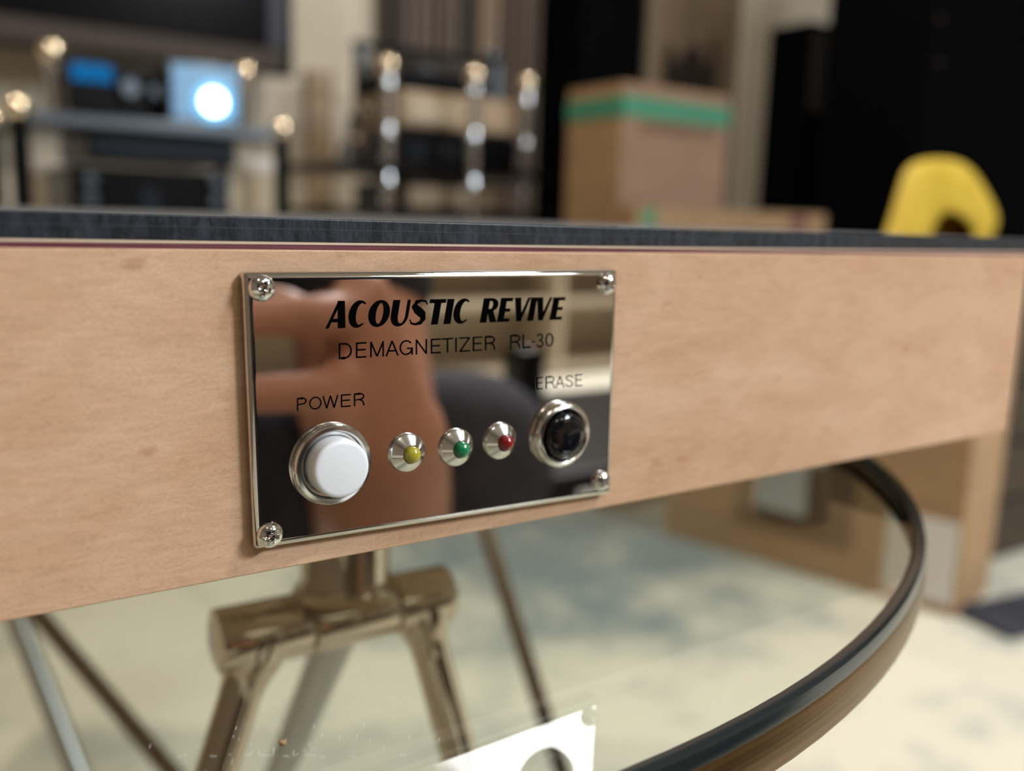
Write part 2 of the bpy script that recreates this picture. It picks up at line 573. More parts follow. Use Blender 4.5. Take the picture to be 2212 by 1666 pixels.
# fine scratches and a crumb on the glass
sm = MB()
for i in range(46):
    x = random.choice([random.gauss(640, 110), random.uniform(370, 980)])
    y = random.gauss(1610, 22) if i % 3 else random.gauss(1632, 2)
    ln, wd = random.uniform(3, 16), 1.1
    if i % 3 == 0:
        p = [at_z(x, y, GZ + .0001), at_z(x + ln, y + .5, GZ + .0001), at_z(x + ln, y + wd + .5, GZ + .0001), at_z(x, y + wd, GZ + .0001)]
    else:
        p = [at_z(x, y, GZ + .0001), at_z(x + wd, y, GZ + .0001), at_z(x + wd + 2, y - ln, GZ + .0001), at_z(x + 2, y - ln, GZ + .0001)]
    sm.add(p, [(0, 1, 2, 3)])
o = sm.build('scratch', M['scratch'], tb)
o['kind'] = 'stuff'
p = at_z(610, 1610, GZ)
cr = MB().sphere((p[0], p[1], p[2] + .0004), .0007, 8, (.7, 1.2, .55))
cr.v = [(x + random.uniform(-.0003, .0003), y, z) for x, y, z in cr.v]
tag(cr.build('wood_crumb', M['kraft']), 'tiny tan crumb lying on the table glass near the chrome legs', 'crumb')

# ------------------------------------------------------------------ the device
BZ = 0.52046                                 # underside of the wooden body
BX0, BX1, BD = -0.170, 0.2490, 0.385
HB = 0.085 * .66
dv = thing('demagnetizer', 'pale maple box with black top and mirror control plate, standing on glass table', 'audio device', ((BX0 + BX1) / 2, 0, GZ))
zt = BZ + HB                                 # top of the wood below the pinstripes
MB().box((BX0, 0, BZ), (BX1, BD, zt)).build('wooden_body', M['maple'], dv, bevel=.0003)
MB().box((BX0, .0002, zt), (BX1, BD, zt + .00085)).build('maroon_stripe', M['maroon'], dv)
MB().box((BX0, .0001, zt + .00085), (BX1, BD, zt + .00125)).build('cream_stripe', M['cream'], dv)
TZ = BZ + .0932 * .66 - .0002
tp = MB().box((BX0, .0003, zt + .00125), (BX1 + .006, BD, TZ)).build('top_slab', M['slab'], dv, bevel=.0002)
MB().box((BX0 + .0002, .0005, TZ - .0001), (BX1 + .0058, BD - .0002, TZ + .0001)).build('top_sheen', M['top_sheen'], tp)  # lighter skin that carries the slab top's grazing sheen in its colour
MB().box((BX0, .00026, zt + .0034), (BX1 + .006, .0006, zt + .00346)).build('edge_line', M['top_sheen'], tp)
for x, y, wx in ((1370, 489, .0045), (1935, 516, .0045)):  # pale strips painted in for two glints along the slab's front edge
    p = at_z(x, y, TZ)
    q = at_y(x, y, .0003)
    MB().box((q[0] - wx, .0005, TZ), (q[0] + wx, .0035, TZ + .0002)).build('painted_glint', M['glint'], tp)
for x in (BX0 + .027, BX1 - .027):
    for y in (.060, BD - .05):
        MB().lathe([(0, 0), (.011, 0), (.0125, .001), (.013, BZ - GZ), (0, BZ - GZ)], (x, y, GZ)).build('foot', M['rubber'], dv)

# control plate ---------------------------------------------------------------
PT = .0024


def pp(x, y, Y=-PT):
    return Vector(at_y(x, y, Y))


corner = [pp(551.5, 1190), pp(1320, 1069), pp(1337, 582), pp(526, 588.5)]


def inset_loop(d, Y, rc=.0008):
    """rounded outline of the plate, moved inwards by d"""
    pts = []
    n = len(corner)
    for i in range(n):
        p = corner[i]
        e0 = (corner[i - 1] - p)
        e1 = (corner[(i + 1) % n] - p)
        e0.y = e1.y = 0
        e0.normalize()
        e1.normalize()
        c = p + (e0 + e1) * max(rc, d)
        r = max(rc - d, .00005)
        a0 = math.atan2(-e1.z, -e1.x)
        a1 = math.atan2(-e0.z, -e0.x)
        while a1 < a0:
            a1 += 2 * PI
        for k in range(7):
            a = a0 + (a1 - a0) * k / 6
            pts.append((c.x + math.cos(a) * r, Y, c.z + math.sin(a) * r))
    return pts


RB = .0011
RW = .0014                                   # the edge rolls off softly: wider than it is deep
prof = [(0, 0.0)] + [(RW * (1 - math.cos(t)), -(PT - RB) - RB * math.sin(t)) for t in [PI / 2 * k / 12 for k in range(13)]] + [(RW + .00006, -PT)]
pv, pf = [], []
for d, Y in prof:
    pv += inset_loop(d, Y)
n = 28
for i in range(len(prof) - 1):
    for k in range(n):
        pf.append((i * n + k, i * n + (k + 1) % n, (i + 1) * n + (k + 1) % n, (i + 1) * n + k))
pf.append(tuple((len(prof) - 1) * n + k for k in range(n)))
plate = MB().add(pv, pf).build('control_plate', M['mirror'], dv)
AX = (0, -1, 0)


def screw(px, py, r, turn):
    c = pp(px, py)
    na, nr = 48, 14
    V, F = [], []
    for i in range(nr + 1):
        q = i / nr
        for k in range(na):
            a = 2 * PI * k / na
            h = .0017 * math.sqrt(max(0, 1 - (q * .985) ** 2)) + .0001
            x, z = q * math.cos(a + turn), q * math.sin(a + turn)
            w_ = .13 + .05 * (1 - q)
            inx = min(max((w_ - abs(z)) / .05, 0), 1) * (1 if abs(x) < .52 else 0)
            inz = min(max((w_ - abs(x)) / .05, 0), 1) * (1 if abs(z) < .52 else 0)
            h -= .0008 * max(inx, inz) * (1 - q * .6)
            V.append((c.x + r * q * math.cos(a), c.y - h, c.z + r * q * math.sin(a)))
    for i in range(nr):
        for k in range(na):
            F.append((i * na + k, i * na + (k + 1) % na, (i + 1) * na + (k + 1) % na, (i + 1) * na + k))
    m = MB().add(V, F)
    m.lathe([(r, -.0001), (r, .0004)], c, AX, n=na)
    m.build('screw', M['chrome'], plate)


screw(564, 622, .00222, .3)
screw(1310.5, 613, .00222, .9)
screw(582, 1155, .00228, .15)
screw(1298, 1038, .00215, .6)

# power button
c = pp(714, 1001)
MB().lathe([(.0072, 0), (.0074, .0006), (.0073, .0013), (.0069, .0018), (.0063, .0019), (.0060, .0016), (.0058, .0008), (.0053, .0007), (.0053, 0)], c, AX, n=64).build('power_ring', M['chrome_turned'], plate)
MB().lathe([(.0052, 0), (.0052, .0040), (.0051, .0045), (.0048, .0048), (.0043, .0049), (0, .0050)], c + Vector((.0001, 0, 0)), AX, n=64).build('power_button', M['white_plastic'], plate)
# erase button
c = pp(1208, 937)
MB().lathe([(.0066, 0), (.0069, .0007), (.0068, .0014), (.0064, .0020), (.0058, .0022), (.0053, .0019), (.0050, .0013), (.0050, 0)], c, AX, n=64).build('erase_ring', M['chrome_turned'], plate)
MB().lathe([(.0049, .0005), (.0049, .0018), (.0047, .0026), (.0041, .0031), (.0028, .0034), (0, .0036)], c, AX, n=64).build('erase_button', M['black_gloss'], plate)
# indicator lamps in cone-shaped bezels
for px, py, mm, lab in ((878, 977, 'yellow_led', 'yellow indicator lamp'), (984, 966, 'green_led', 'green indicator lamp'), (1079, 952, 'red_led', 'red indicator lamp')):
    c = pp(px, py)
    bz = MB().lathe([(.0036, 0), (.0037, .0003), (.0036, .0006), (.0034, .0008), (.0018, .0021), (.0017, .0021), (.0017, .0015)], c, AX, n=56)
    bz.build('lamp_bezel', M['chrome_turned'], plate)
    d = MB().lathe([(.00160, .0012), (.00160, .0024)] + [(.00160 * math.cos(t), .0024 + .00140 * math.sin(t)) for t in [PI / 2 * k / 8 for k in range(1, 8)]] + [(0, .0038)], c, AX, n=36)
    d.build('indicator_lamp', M[mm], plate)['label'] = lab


# lettering -------------------------------------------------------------------
class Glyphs:
    """flat letter shapes in a unit box"""

    @staticmethod
    def ell(cx, cy, rx, ry, a0, a1, n=24):
        return [(cx + rx * math.cos(math.radians(a0 + (a1 - a0) * i / n)), cy + ry * math.sin(math.radians(a0 + (a1 - a0) * i / n))) for i in range(n + 1)]

    @staticmethod
    def band(p, q):
        return [[p[i], p[i + 1], q[i + 1], q[i]] for i in range(len(p) - 1)]

    @classmethod
    def heavy(g, ch):
        e, b = g.ell, g.band
        if ch == 'A':
            return [[(0, 0), (.16, 0), (.60, 1), (.44, 1)], [(.40, 1), (.76, 1), (1, 0), (.62, 0)], [(.22, .22), (.75, .22), (.70, .35), (.28, .35)]]
        if ch == 'C':
            return b(e(.5, .5, .5, .51, 48, 318, 36), e(.62, .5, .24, .40, 62, 298, 36))
        if ch == 'O':
            return b(e(.5, .5, .5, .51, 0, 360, 44), e(.52, .5, .17, .39, 0, 360, 44))
        if ch == 'U':
            o = [(0, 1)] + e(.5, .40, .5, .42, 180, 360, 24) + [(1, 1)]
            i = [(.40, 1)] + e(.61, .40, .21, .30, 180, 360, 24) + [(.82, 1)]
            return b(o, i)
        if ch == 'S':
            pts = [(.94, .80), (.82, .93), (.55, .96), (.28, .90), (.20, .75), (.34, .62), (.55, .52), (.76, .40), (.82, .25), (.70, .10), (.42, .04), (.16, .08), (.03, .24)]
            wd = [.05, .08, .09, .17, .28, .32, .34, .32, .28, .17, .09, .08, .05]
            return g.path(pts, wd)
        if ch == 'T':
            return [[(0, .85), (1, .85), (1, 1), (0, 1)], [(.30, 0), (.72, 0), (.72, .9), (.30, .9)]]
        if ch == 'I':
            return [[(0, 0), (1, 0), (1, 1), (0, 1)]]
        if ch == 'R':
            return [[(0, 0), (.40, 0), (.40, 1), (0, 1)]] + b([(.3, 1)] + e(.52, .73, .44, .27, 90, -90, 18) + [(.3, .46)], [(.3, .89)] + e(.50, .73, .13, .16, 90, -90, 18) + [(.3, .57)]) + [[(.34, .48), (.70, .50), (1.02, 0), (.62, 0)]]
        if ch == 'E':
            return [[(0, 0), (.52, 0), (.52, 1), (0, 1)], [(.4, .86), (1, .86), (1, 1), (.4, 1)], [(.4, .43), (.92, .43), (.92, .57), (.4, .57)], [(.4, 0), (1, 0), (1, .14), (.4, .14)]]
        if ch == 'V':
            return [[(0, 1), (.40, 1), (.66, 0), (.34, 0)], [(.40, 0), (.62, 0), (1, 1), (.84, 1)]]
        return []

    @staticmethod
    def path(pts, wd, asp=1.0):
        """stroke along a polyline; asp is box width over height so strokes keep their weight"""
        if not hasattr(wd, '__len__'):
            wd = [wd] * len(pts)
        P = [Vector((x * asp, y)) for x, y in pts]
        Lf, Rt = [], []
        for i in range(len(P)):
            d0 = (P[i] - P[i - 1]).normalized() if i else (P[1] - P[0]).normalized()
            d1 = (P[i + 1] - P[i]).normalized() if i < len(P) - 1 else d0
            t = (d0 + d1)
            t = t.normalized() if t.length > .2 else d1
            nn = Vector((-t.y, t.x))
            k = wd[i] / 2 / max(.55, abs(nn.dot(Vector((-d1.y, d1.x)))))
            a, c = P[i] + nn * k, P[i] - nn * k
            Lf.append((a.x / asp, a.y))
            Rt.append((c.x / asp, c.y))
        return [[Lf[i], Lf[i + 1], Rt[i + 1], Rt[i]] for i in range(len(P) - 1)]

    @classmethod
    def light(g, ch, asp, w=.105):
        e = g.ell
        h = w / 2
        hx = h / asp
        lo, hi = h, 1 - h
        l, r = hx, 1 - hx
        if ch == 'D':
            S = [[(l, 0), (l, 1)], [(l, lo), (.45, lo)] + e(.45, .5, r - .45, .5 - h, -90, 90, 18) + [(l, hi)]]
        elif ch == 'E':
            S = [[(l, 0), (l, 1)], [(l, lo), (1, lo)], [(l, .52), (.92, .52)], [(l, hi), (1, hi)]]
        elif ch == 'M':
            S = [[(l, 0), (l, 1)], [(r, 0), (r, 1)], [(l, .97), (.5, .04)], [(.5, .04), (r, .97)]]
        elif ch == 'A':
            S = [[(.03, 0), (.5, .98)], [(.97, 0), (.5, .98)], [(.2, .34), (.8, .34)]]
        elif ch == 'G':
            S = [e(.5, .5, .5 - hx, .5 - h, 38, 360, 30)[:-3] + [(r, .42)], [(.55, .44), (1, .44)], [(r, .46), (r, 0)]]
        elif ch == 'N':
            S = [[(l, 0), (l, 1)], [(r, 0), (r, 1)], [(l, .97), (r, .03)]]
        elif ch == 'T':
            S = [[(0, hi), (1, hi)], [(.5, 0), (.5, 1)]]
        elif ch == 'I':
            S = [[(.5, 0), (.5, 1)]]
        elif ch == 'Z':
            S = [[(0, hi), (1, hi)], [(0, lo), (1, lo)], [(.93, .94), (.07, .06)]]
        elif ch == 'L':
            S = [[(l, 0), (l, 1)], [(l, lo), (1, lo)]]
        elif ch == '-':
            S = [[(0, .42), (1, .42)]]
        elif ch == '3':
            S = [e(.48, .74, .42 - hx, .26 - h, 170, -90, 18) + [(.38, .52)], [(.38, .52)] + e(.48, .265, .5 - hx, .27 - h, 90, -165, 18)]
        elif ch in '0O':
            S = [e(.5, .5, .5 - hx, .5 - h, 0, 360, 32)]
        elif ch in 'PR':
            S = [[(l, 0), (l, 1)], [(l, hi), (.62, hi)] + e(.62, .735, r - .62, .265 - h, 90, -90, 14) + [(l, .47)]]
            if ch == 'R':
                S.append([(.55, .47), (.80, .40), (.90, .25), (.97, 0)])
        elif ch == 'W':
            S = [[(.02, 1), (.26, .02)], [(.26, .02), (.5, .98)], [(.5, .98), (.74, .02)], [(.74, .02), (.98, 1)]]
        elif ch == 'S':
            S = [[(.92, .74), (.82, .88), (.5, .95), (.2, .88), (.10, .73), (.22, .60), (.5, .52), (.78, .43), (.92, .27), (.80, .11), (.5, .05), (.17, .12), (.06, .29)]]
        else:
            S = []
        out = []
        for s in S:
            out += g.path(s, w, asp)
        return out


def letters(name, glyphs, quad):
    """glyphs: list of (polygons, x0, x1, slant) with x in 0..1 along the line; quad: bottom left, bottom right, top right, top left"""
    q = [np.array(p, float) for p in quad]
    m = MB()
    for polys, x0, x1, sl in glyphs:
        for po in polys:
            pts = []
            for gx, gy in po:
                u = x0 + (x1 - x0) * gx + sl * gy
                P = (q[0] * (1 - u) + q[1] * u) * (1 - gy) + (q[3] * (1 - u) + q[2] * u) * gy
                pts.append(at_y(P[0], P[1], -PT - .00004))
            m.add(pts, [tuple(range(len(pts)))])
    return m.build(name, M['ink'], plate, smooth=False)


def z4(x, y):
    return (500 + x * .39613, 560 + y * .39613)


hv = [('A', 512, 622), ('C', 628, 734), ('O', 736, 852), ('U', 860, 956), ('S', 964, 1056), ('T', 1062, 1150), ('I', 1156, 1194), ('C', 1200, 1296),
      ('R', 1354, 1443), ('E', 1448, 1514), ('V', 1524, 1610), ('I', 1612, 1646), ('V', 1644, 1728), ('E', 1734, 1800)]
letters('lettering', [(Glyphs.heavy(c_), (a_ - 512) / 1288, (b_ - 512) / 1288, .018) for c_, a_, b_ in hv],
        [z4(512, 380), z4(1800, 330), z4(1800, 208), z4(512, 229)])


def light_line(name, spec, xa, xb, quad, hpx, w=.105):
    letters(name, [(Glyphs.light(c_, (b_ - a_) / hpx, w), (a_ - xa) / (xb - xa), (b_ - xa) / (xb - xa), 0) for c_, a_, b_ in spec], quad)


sp = [('D', 585, 657), ('E', 679, 737), ('M', 757, 832), ('A', 842, 911), ('G', 917, 990), ('N', 1005, 1067), ('E', 1087, 1143), ('T', 1148, 1209), ('I', 1218, 1232),
      ('Z', 1243, 1302), ('E', 1316, 1369), ('R', 1382, 1438), ('R', 1520, 1575), ('L', 1588, 1633), ('-', 1637, 1657), ('3', 1663, 1705), ('0', 1713, 1758)]
light_line('lettering', sp, 585, 1758, [z4(585, 546), z4(1758, 476), z4(1758, 402), z4(585, 459)], 80)
sp = [('P', 357, 410), ('O', 424, 492), ('W', 498, 582), ('E', 597, 651), ('R', 668, 725)]
light_line('lettering', sp, 357, 725, [z4(357, 829), z4(725, 798), z4(725, 729), z4(357, 758)], 70)
sp = [('E', 1670, 1702), ('R', 1716, 1762), ('A', 1768, 1816), ('S', 1822, 1864), ('E', 1876, 1914)]
light_line('lettering', sp, 1670, 1914, [z4(1670, 711), z4(1914, 690), z4(1914, 630), z4(1670, 646)], 63, .09)

# ------------------------------------------------------------------ folding stool behind the table
st = thing('folding_stool', 'folding stool of slim grey and dark tubes seen under the wooden device', 'stool', tuple(at(500, 1300, .74) * np.array([1, 1, 0])))
SZ = .43


def stool_leg(pa, pb, d1, d2, r, m):
    p, q = Vector(at(*pa, d1)), Vector(at(*pb, d2))
    d = q - p
    bot = p + d * ((.0 - p.z) / d.z)
    top = p + d * ((SZ - p.z) / d.z)
    MB().tube([top, bot], r, 20).build('leg', m, st)
    MB().lathe([(0, 0), (r * 1.4, 0), (r * 1.4, .015), (0, .018)], bot, n=20).build('leg_cap', M['rubber'], st)
    return top


tops = [stool_leg((38, 1340), (168, 1666), .74, .72, .0085, M['stool_grey']),
        stool_leg((88, 1335), (368, 1666), .70, .66, .0062, M['stool_dark']),
        stool_leg((-300, 1340), (-330, 1666), .86, .84, .0085, M['stool_grey']),
        stool_leg((1050, 1150), (1180, 1560), .72, .70, .0064, M['stool_dark'])]
cx = sum(t_.x for t_ in tops) / 4
cy = sum(t_.y for t_ in tops) / 4
print('stool tops', tops)
u = Vector(RIGHT)
u.z = 0
u.normalize()
v = Vector((-u.y, u.x, 0))
us = [(t_ - Vector((cx, cy, SZ))).dot(u) for t_ in tops]
vs = [(t_ - Vector((cx, cy, SZ))).dot(v) for t_ in tops]
sm = MB()
co = Vector((cx, cy, SZ))
ua, ub, va, vb = min(us) - .02, max(us) + .02, min(vs) - .06, max(vs) + .06
cs = [co + u * p_ + v * q_ for p_, q_ in ((ua, va), (ub, va), (ub, vb), (ua, vb))]
sm.add([(*c_[:2], SZ - .004) for c_ in cs] + [(*c_[:2], SZ + .02) for c_ in cs], [(0, 3, 2, 1), (4, 5, 6, 7), (0, 1, 5, 4), (1, 2, 6, 5), (2, 3, 7, 6), (3, 0, 4, 7)])
sm.build('seat', M['black'], st, bevel=.006)

# ------------------------------------------------------------------ television
TY = 2.25
tl, br = at_y(-420, -900, TY), at_y(634, 166, TY)
x0, x1, z0, z1 = tl[0], br[0], br[2], br[2] + .78
tv = thing('television', 'large dark television hung on the cream wall above the left rack', 'television', ((x0 + x1) / 2, TY, z0))
MB().box((x0, TY, z0), (x1, TY + .05, z1)).build('case', M['black'], tv, bevel=.004)
zb = at_y(500, 95, TY)[2]
xs = at_y(574, 50, TY)[0]
MB().box((x0 + .09, TY - .006, zb), (xs, TY + .001, z1 - .05)).build('screen', M['screen'], tv)
MB().box((x0 + .01, TY - .012, z0 + .006), (x1 - .03, TY + .001, zb - .002)).build('lower_bezel', M['bezel'], tv, bevel=.003)
MB().box((xs + .003, TY - .012, zb), (x1 - .028, TY + .001, z1 - .01)).build('side_bezel', M['bezel_blue'], tv, bevel=.003)
MB().box(((x0 + x1) / 2 - .2, TY + .05, z0 + .2), ((x0 + x1) / 2 + .2, RY1 - .003, z1 - .2)).build('wall_bracket', M['black_matte'], tv)

# ------------------------------------------------------------------ left rack with amplifier
LY = 1.55
pl, pr = at_y(38, 225, LY), at_y(608, 275, LY)
zb = (pl[2] + pr[2]) / 2
LX0, LX1 = pl[0], pr[0]
LD = .36
rk = thing('audio_rack', 'black open audio rack with ball-topped posts below the television', 'rack', ((LX0 + LX1) / 2, LY + LD / 2, 0))
for x in (LX0, LX1):
    for y in (LY, LY + LD):
        MB().lathe([(0, 0), (.022, 0), (.022, .012), (.015, .016), (.015, zb - .022), (.012, zb - .020), (0, zb - .020)], (x, y, 0), n=24).build('post', M['black'], rk)
        MB().sphere((x, y, zb - .004), .020, 24).build('ball_cap', M['brass'], rk)
zs1, zs0 = at_y(300, 258, LY)[2], at_y(300, 283, LY)[2]
zs2 = at_y(450, 360, LY)[2] - .035
for k, (za, zc_) in enumerate(((zs0, zs1), (.30, .32), (.08, .10), (zs2 - .095, zs2 - .075))):
    MB().box((LX0 + .012, LY - .012, za), (LX1 - .012, LY + LD, zc_)).build('shelf', M['alu'] if k == 0 else M['black'], rk, bevel=.003)
# preamplifier with blue display
AY = 1.60
a, b = at_y(142, 126, AY), at_y(405, 240, AY)
ax0, ax1, az1, az0 = a[0], b[0], a[2], zs1
am = thing('preamplifier', 'black preamplifier with blue display and silver knobs on the left rack', 'amplifier', ((ax0 + ax1) / 2, AY + .12, zs1))
MB().box((ax0, AY, zs1 + .006), (ax1, AY + .25, az1)).build('case', M['black'], am, bevel=.004)
a, b = at_y(152, 133, AY), at_y(243, 180, AY)
MB().box((a[0], AY - .002, b[2]), (b[0], AY + .001, a[2])).build('display', M['blue_display'], am)
for px, py, r in ((276, 192, .016), (335, 200, .013)):
    p = at_y(px, py, AY)
    MB().lathe([(r, 0), (r, .018), (r * .9, .022), (0, .022)], p, AX, n=28).build('knob', M['alu'], am)
for x in (ax0 + .03, ax1 - .03):
    for y in (AY + .03, AY + .22):
        MB().lathe([(0, 0), (.012, 0), (.012, .007), (0, .007)], (x, y, zs1), n=16).build('foot', M['rubber'], am)
# glowing unit beside it
GY = 1.545
a, b = at_y(363, 128, GY), at_y(522, 262, GY)
gx0, gx1, gz1 = a[0], b[0], a[2]
gl = thing('lit_meter_unit', 'silver unit with glowing blue-white round dial on the left rack', 'audio device', ((gx0 + gx1) / 2, GY + .02, zs1))
MB().box((gx0, GY, zs1), (gx1, GY + .045, gz1)).build('case', M['alu'], gl, bevel=.004)
MB().box((gx0 + .006, GY - .002, zs1 + .008), (gx1 - .006, GY + .002, gz1 - .006)).build('face', M['glow_face'], gl)
p = at_y(460, 221, GY)
MB().lathe([(.034, 0), (.034, .003), (.020, .004)], (p[0], GY, p[2]), AX, n=40).build('dial_halo', M['glow_halo'], gl)  # glowing disc put in for the soft halo round the lamp
MB().lathe([(.0205, 0), (.0205, .0045), (.018, .006), (0, .007)], (p[0], GY, p[2]), AX, n=40).build('dial', M['glow_lamp'], gl)
# tall posts either side of the preamplifier
for i, (px, py) in enumerate(((113, 112), (528, 158))):
    p = at_y(px, py, 1.72)
    t = thing('post_stand', ('silver ball-topped post standing left of the preamplifier with blue display', 'silver ball-topped post standing right of the glowing round dial')[i], 'post', (p[0], 1.72, zs1))
    MB().lathe([(0, 0), (.03, 0), (.03, .006), (.012, .012), (.012, p[2] - zs1 - .02), (0, p[2] - zs1 - .018)], (p[0], 1.72, zs1), n=24).build('post', M['steel'], t)
    MB().sphere((p[0], 1.72, p[2]), .022, 24).build('ball_cap', M['brass'], t)
# second component right under the top shelf, third below it
a, b = at_y(190, 300, LY + .02), at_y(512, 360, LY + .02)
tu = thing('power_amplifier', 'glossy blue-black component hung close under the top shelf of left rack', 'amplifier', ((a[0] + b[0]) / 2, LY + .15, zs0))
zlo = b[2]
MB().box((a[0], LY + .02, zlo), (b[0], LY + .3, zs0 - .004)).build('case', M['black'], tu, bevel=.003)
MB().box((a[0] + .004, LY + .012, zlo + .004), (b[0] - .004, LY + .022, zs0 - .008)).build('front_panel', M['blue_gloss'], tu, bevel=.002)
for x in (a[0] + .02, b[0] - .02):
    for y in (LY + .05, LY + .27):
        MB().lathe([(0, 0), (.010, 0), (.010, .005), (0, .005)], (x, y, zs0 - .0045), n=14).build('mount', M['rubber'], tu)
a, b = at_y(150, 368, LY + .03), at_y(500, 500, LY + .03)
zsh = zs2 - .075
cd = thing('disc_player', 'black component with two silver knobs on the left rack lower shelf', 'audio device', ((a[0] + b[0]) / 2, LY + .15, zsh))
MB().box((a[0], LY + .03, zsh), (b[0], LY + .3, zlo - .012)).build('case', M['black'], cd, bevel=.004)
for px, py in ((192, 388), (192, 428), (462, 392), (462, 432)):
    p = at_y(px, py, LY + .03)
    MB().lathe([(.014, 0), (.014, .012), (.010, .018), (0, .018)], p, AX, n=24).build('knob', M['alu'], cd)
p0, p1 = at_y(305, 405, LY + .03), at_y(345, 470, LY + .03)
MB().box((p0[0], LY + .028, p1[2]), (p1[0], LY + .031, p0[2])).build('display', M['blue_gloss'], cd)
# pale cylinders stand for bright cream wall seen between the rack posts
for i, (px, lab) in enumerate(((105, 'pale cylinder standing for cream wall behind the left posts of the left rack'), (568, 'pale cylinder standing for cream wall behind the right posts of the left rack'))):
    p = at_y(px, 345, 2.05)
    t = thing('cylinder', lab, 'cylinder', (p[0], 2.05, 0))
    MB().lathe([(0, 0), (.055, 0), (.055, p[2] - .03), (0, p[2] - .03)], (p[0], 2.05, 0), n=32).build('body', M['shelf_cream'], t)
    MB().lathe([(.057, 0), (.057, .024), (.05, .03), (0, .03)], (p[0], 2.05, p[2] - .03), n=32).build('lid', M['paper'], t)

# ------------------------------------------------------------------ centre rack
KY = 1.80
kl, kr = at_y(840, 135, KY), at_y(1140, 170, KY)
KZ = (kl[2] + kr[2]) / 2
KX0, KX1 = kl[0], kr[0]
km = at_y(972, 128, KY + .03)
ck = thing('centre_rack', 'low rack with gleaming chrome posts and black shelves in mid room', 'rack', ((KX0 + KX1) / 2, KY + .15, 0))
shz = [at_y(985, 362, KY)[2], at_y(985, 456, KY)[2], .33, .10]


def chrome_post(x, y, ztop):
    pr_ = [(0, 0), (.03, 0), (.03, .01), (.013, .016)]
    z = .06
    while z < ztop - .05:
        pr_ += [(.0135, z), (.0135, z + .052), (.010, z + .056), (.010, z + .062), (.0155, z + .066), (.0175, z + .074), (.0155, z + .082), (.0135, z + .086)]
        z += .105
    pr_ += [(.0135, ztop - .03), (.010, ztop - .026), (0, ztop - .026)]
    MB().lathe(pr_, (x, y, 0), n=28).build('post', M['steel'], ck)
    MB().sphere((x, y, ztop - .010), .024, 24).build('ball_cap', M['brass'], ck)


chrome_post(KX0, KY, KZ)
chrome_post(KX1, KY, KZ)
chrome_post(km[0] + .015, KY - .06, km[2] - .035)
p = at_y(800, 130, KY + .33)
for z in shz:
    MB().box((KX0 - .13, KY - .02, z - .018), (KX1 + .07, KY + .36, z)).build('shelf', M['black'], ck, bevel=.003)
# stacked components on the upper shelf
z0 = shz[0]


def stack_box(name, label, cat, px0, px1, ytop, Y, zlow, m, feet=True):
    a_, b_ = at_y(px0, ytop, Y), at_y(px1, ytop, Y)
    z_ = (a_[2] + b_[2]) / 2
    t_ = thing(name, label, cat, ((a_[0] + b_[0]) / 2, Y + .12, zlow))
    MB().box((a_[0], Y, zlow + .006), (b_[0], Y + .25, z_)).build('case', m, t_, bevel=.004)
    for x_ in (a_[0] + .03, b_[0] - .03):
        for y_ in (Y + .03, Y + .22):
            MB().lathe([(0, 0), (.012, 0), (.012, .007), (0, .007)], (x_, y_, zlow), n=14).build('foot', M['rubber'], t_)
    return t_, a_[0], b_[0], z_


t1, xa, xb, z1 = stack_box('power_unit', 'black component on the upper shelf of the chrome-posted rack, lowest of its stack', 'audio device', 872, 1120, 288, KY + .05, z0, M['black'])
p = at_y(955, 388, KY - .02)
for px, py in ((945, 385), (790, 300)):
    pass
p = at_y(900, 325, KY + .05)
MB().box((p[0] - .02, KY + .047, p[2] - .01), (p[0] + .02, KY + .051, p[2] + .008)).build('display', M['blue_gloss'], t1)
for px in (960, 1010):
    p = at_y(px, 330, KY + .05)
    MB().lathe([(.014, 0), (.014, .012), (.011, .016), (0, .016)], p, AX, n=24).build('knob', M['alu'], t1)
t2, xa2, xb2, z2 = stack_box('wooden_component', 'tan wood-cased component in the middle of the stack on chrome-posted rack', 'audio device', 868, 1118, 208, KY + .05, z1, M['tan_wood'])
MB().box((xa2 + .02, KY + .046, z1 + .02), (xa2 + .14, KY + .051, z2 - .015)).build('front_panel', M['shelf_cream'], t2)
t3, xa3, xb3, z3 = stack_box('turntable', 'black turntable with clear lid on top of the chrome-posted rack', 'turntable', 866, 1060, 156, KY + .05, z2, M['black'])
MB().lathe([(0, 0), (.085, 0), (.085, .012), (0, .012)], ((xa3 + xb3) / 2 - .02, KY + .17, z3), n=40).build('platter', M['alu'], t3)
MB().tube([((xb3 - .03), KY + .22, z3), ((xb3 - .03), KY + .22, z3 + .03), ((xb3 - .05), KY + .10, z3 + .03)], .005, 12).build('tone_arm', M['steel'], t3)
zl = at_y(900, 118, KY + .05)[2]
ld = MB()
for q in (((xa3, KY + .052, z3), (xb3, KY + .055, zl)), ((xa3, KY + .295, z3), (xb3, KY + .298, zl)), ((xa3, KY + .055, z3), (xa3 + .003, KY + .295, zl)), ((xb3 - .003, KY + .055, z3), (xb3, KY + .295, zl)), ((xa3, KY + .052, zl - .004), (xb3, KY + .298, zl))):
    ld.box(*q)
ld.build('lid', M['acrylic'], t3)
